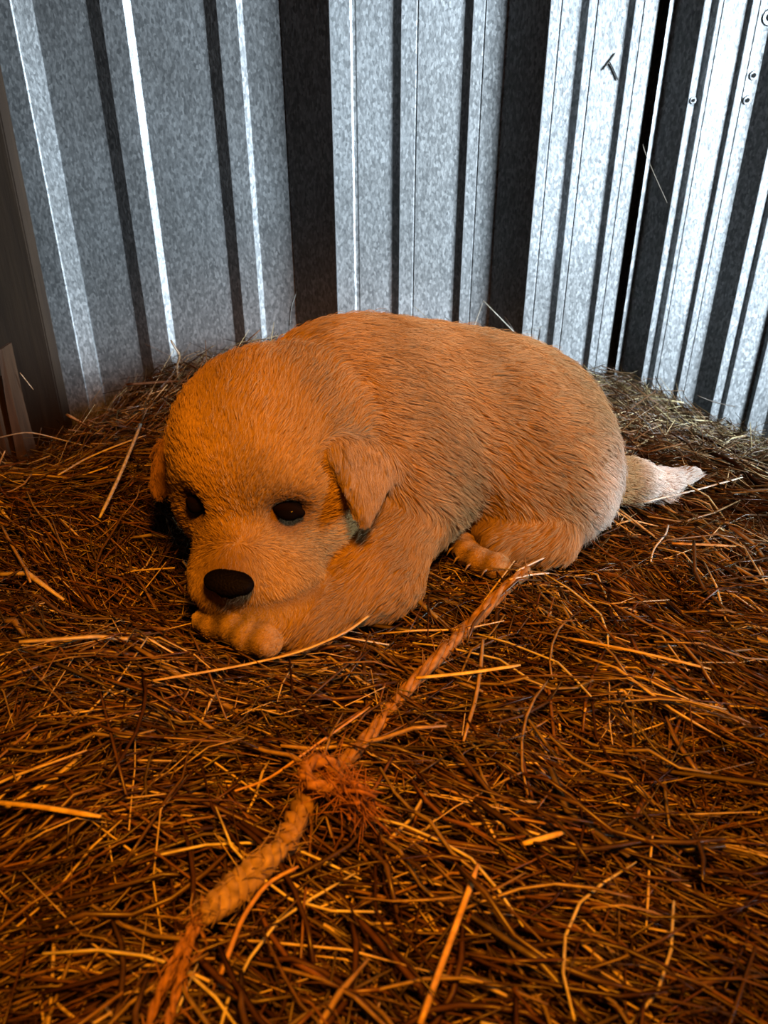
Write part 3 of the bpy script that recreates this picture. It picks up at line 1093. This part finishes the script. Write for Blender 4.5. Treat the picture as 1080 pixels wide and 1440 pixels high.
up = resample(gl((742, 803), (722, 818), (700, 838), (660, 880), (620, 920), (575, 966), (530, 1022), (500, 1055), (475, 1082), lift=.004), 60)
twine = link('baling_twine', None, None, label='frayed orange sisal twine with a knot running diagonally over the hay', category='twine')
TW = (.62, .36, .15)
twine_obj('upper_strand', up, np.linspace(.0019, .0016, 60), np.linspace(.0018, .0015, 60), 4, 3.5, TW, twine, 320)
kn = resample(gl((475, 1082), (446, 1088), (432, 1112), (428, 1128), (410, 1165), (398, 1196), lift=.010), 34)
twine_obj('knotted_strand', kn, .0022, .0026, 2, 4, (.60, .38, .18), twine, 110)
thick = resample(gl((398, 1188), (372, 1212), (345, 1238), (315, 1265), (284, 1288), lift=.012), 44)
env = np.sin(np.linspace(.35, 2.7, 44)) ** .6
twine_obj('braided_strand', thick, .0026 * env, .0031 * env, 3, 3.0, (.66, .46, .24), twine, 260, .006)
c0 = ground(452, 1102, .012)
th = np.linspace(0, 2 * np.pi * 1.6, 40)
loop = np.stack([c0[0] + .006 * np.cos(th), c0[1] + .005 * np.sin(th), c0[2] + .003 + .004 * np.sin(th * .62)], 1)
twine_obj('knot', loop, .0012, .0018, 2, 6, (.58, .30, .12), twine, 150, .008)
e0 = resample(gl((462, 1092), (490, 1112), (512, 1140), lift=.012), 16)
twine_obj('frayed_end', e0, np.linspace(.002, .006, 16), np.linspace(.0012, .0007, 16), 5, .6, (.55, .24, .09), twine, 260, .011)
for pix in (((284, 1288), (262, 1318), (240, 1360), (222, 1400), (206, 1450)), ((284, 1288), (268, 1322), (256, 1365), (244, 1410), (232, 1455))):
    twine_obj('lower_strand', resample(gl(*pix, lift=.011), 26), .0006, .0009, 2, 3, (.66, .34, .13), twine, 60, .006)

# ---------------------------------------------------------------- dark board and split stake at the left
def left_board():
    off = .030
    tl, tr = wall_left_at(-150, 160, off), wall_left_at(0, 160, off)
    br = wall_left_at(92, 606, off)
    k = (tr - br) / (tr[2] - br[2])
    def onedge(z):
        return br + k * (z - br[2])
    lean = k.copy()
    wdir = np.array([-1, -LS, 0]) / math.hypot(1, LS)
    V = []
    for z in (Z0, Z1):
        e = onedge(z)
        for w, t in ((0, 0), (.20, 0), (.20, .022), (0, .022)):
            p = e + wdir * w + np.array([-LN[0], -LN[1], 0]) * t
            V.append(p)
    F = [(0, 1, 5, 4), (1, 2, 6, 5), (2, 3, 7, 6), (3, 0, 4, 7), (4, 5, 6, 7), (3, 2, 1, 0)]
    return V, F


V, F = left_board()
bm = bmesh.new()
bv = [bm.verts.new(v) for v in V]
for f in F:
    bm.faces.new([bv[i] for i in f])
bmesh.ops.recalc_face_normals(bm, faces=bm.faces)
bmesh.ops.bevel(bm, geom=bm.edges[:], offset=.0015, segments=2, affect='EDGES')
me = bpy.data.meshes.new('dark_board'); bm.to_mesh(me); bm.free(); me.materials.append(M_BOARD)
link('dark_board', me, None, label='dark brown board leaning against the left wall at the edge of the picture', category='board')


def stake():
    """a split post with a ragged, tapering upper end"""
    root_ = link('split_stake', None, None, label='split wooden stake with an orange-lit edge at the far left', category='stake')
    for nm, xs, top, dep in (('splinter', (8, 30), 492, .645), ('stump', (-60, 4), 540, .64)):
        a = at_depth(xs[0], 660, dep); b = at_depth(xs[1], 660, dep)
        zt = at_depth(0, top, dep)[2]
        V, F = [], []
        n = 9
        for i in range(n):
            t = i / (n - 1)
            z = Z0 + (zt - Z0) * t
            w = 1.0 if t < .55 else 1.0 - (.82 if nm == 'splinter' else .25) * ((t - .55) / .45)
            sh = (a[0] - at_depth(xs[0], 500, dep)[0]) * max(0, (z + .2) / .3)
            j = .0015 * math.sin(i * 2.3)
            x0 = a[0] - sh + j; x1 = x0 + (b[0] - a[0]) * w
            for x_, y_ in ((x0, dep), (x1, dep + .002), (x1, dep + .022), (x0, dep + .022)):
                V.append((x_, y_, z))
        for i in range(n - 1):
            for q in range(4):
                F.append((i * 4 + q, i * 4 + (q + 1) % 4, i * 4 + 4 + (q + 1) % 4, i * 4 + 4 + q))
        F.append((3, 2, 1, 0)); F.append(tuple((n - 1) * 4 + q for q in range(4)))
        link(nm, mesh_from(nm, V, F, M_STAKE, False), root_)


stake()
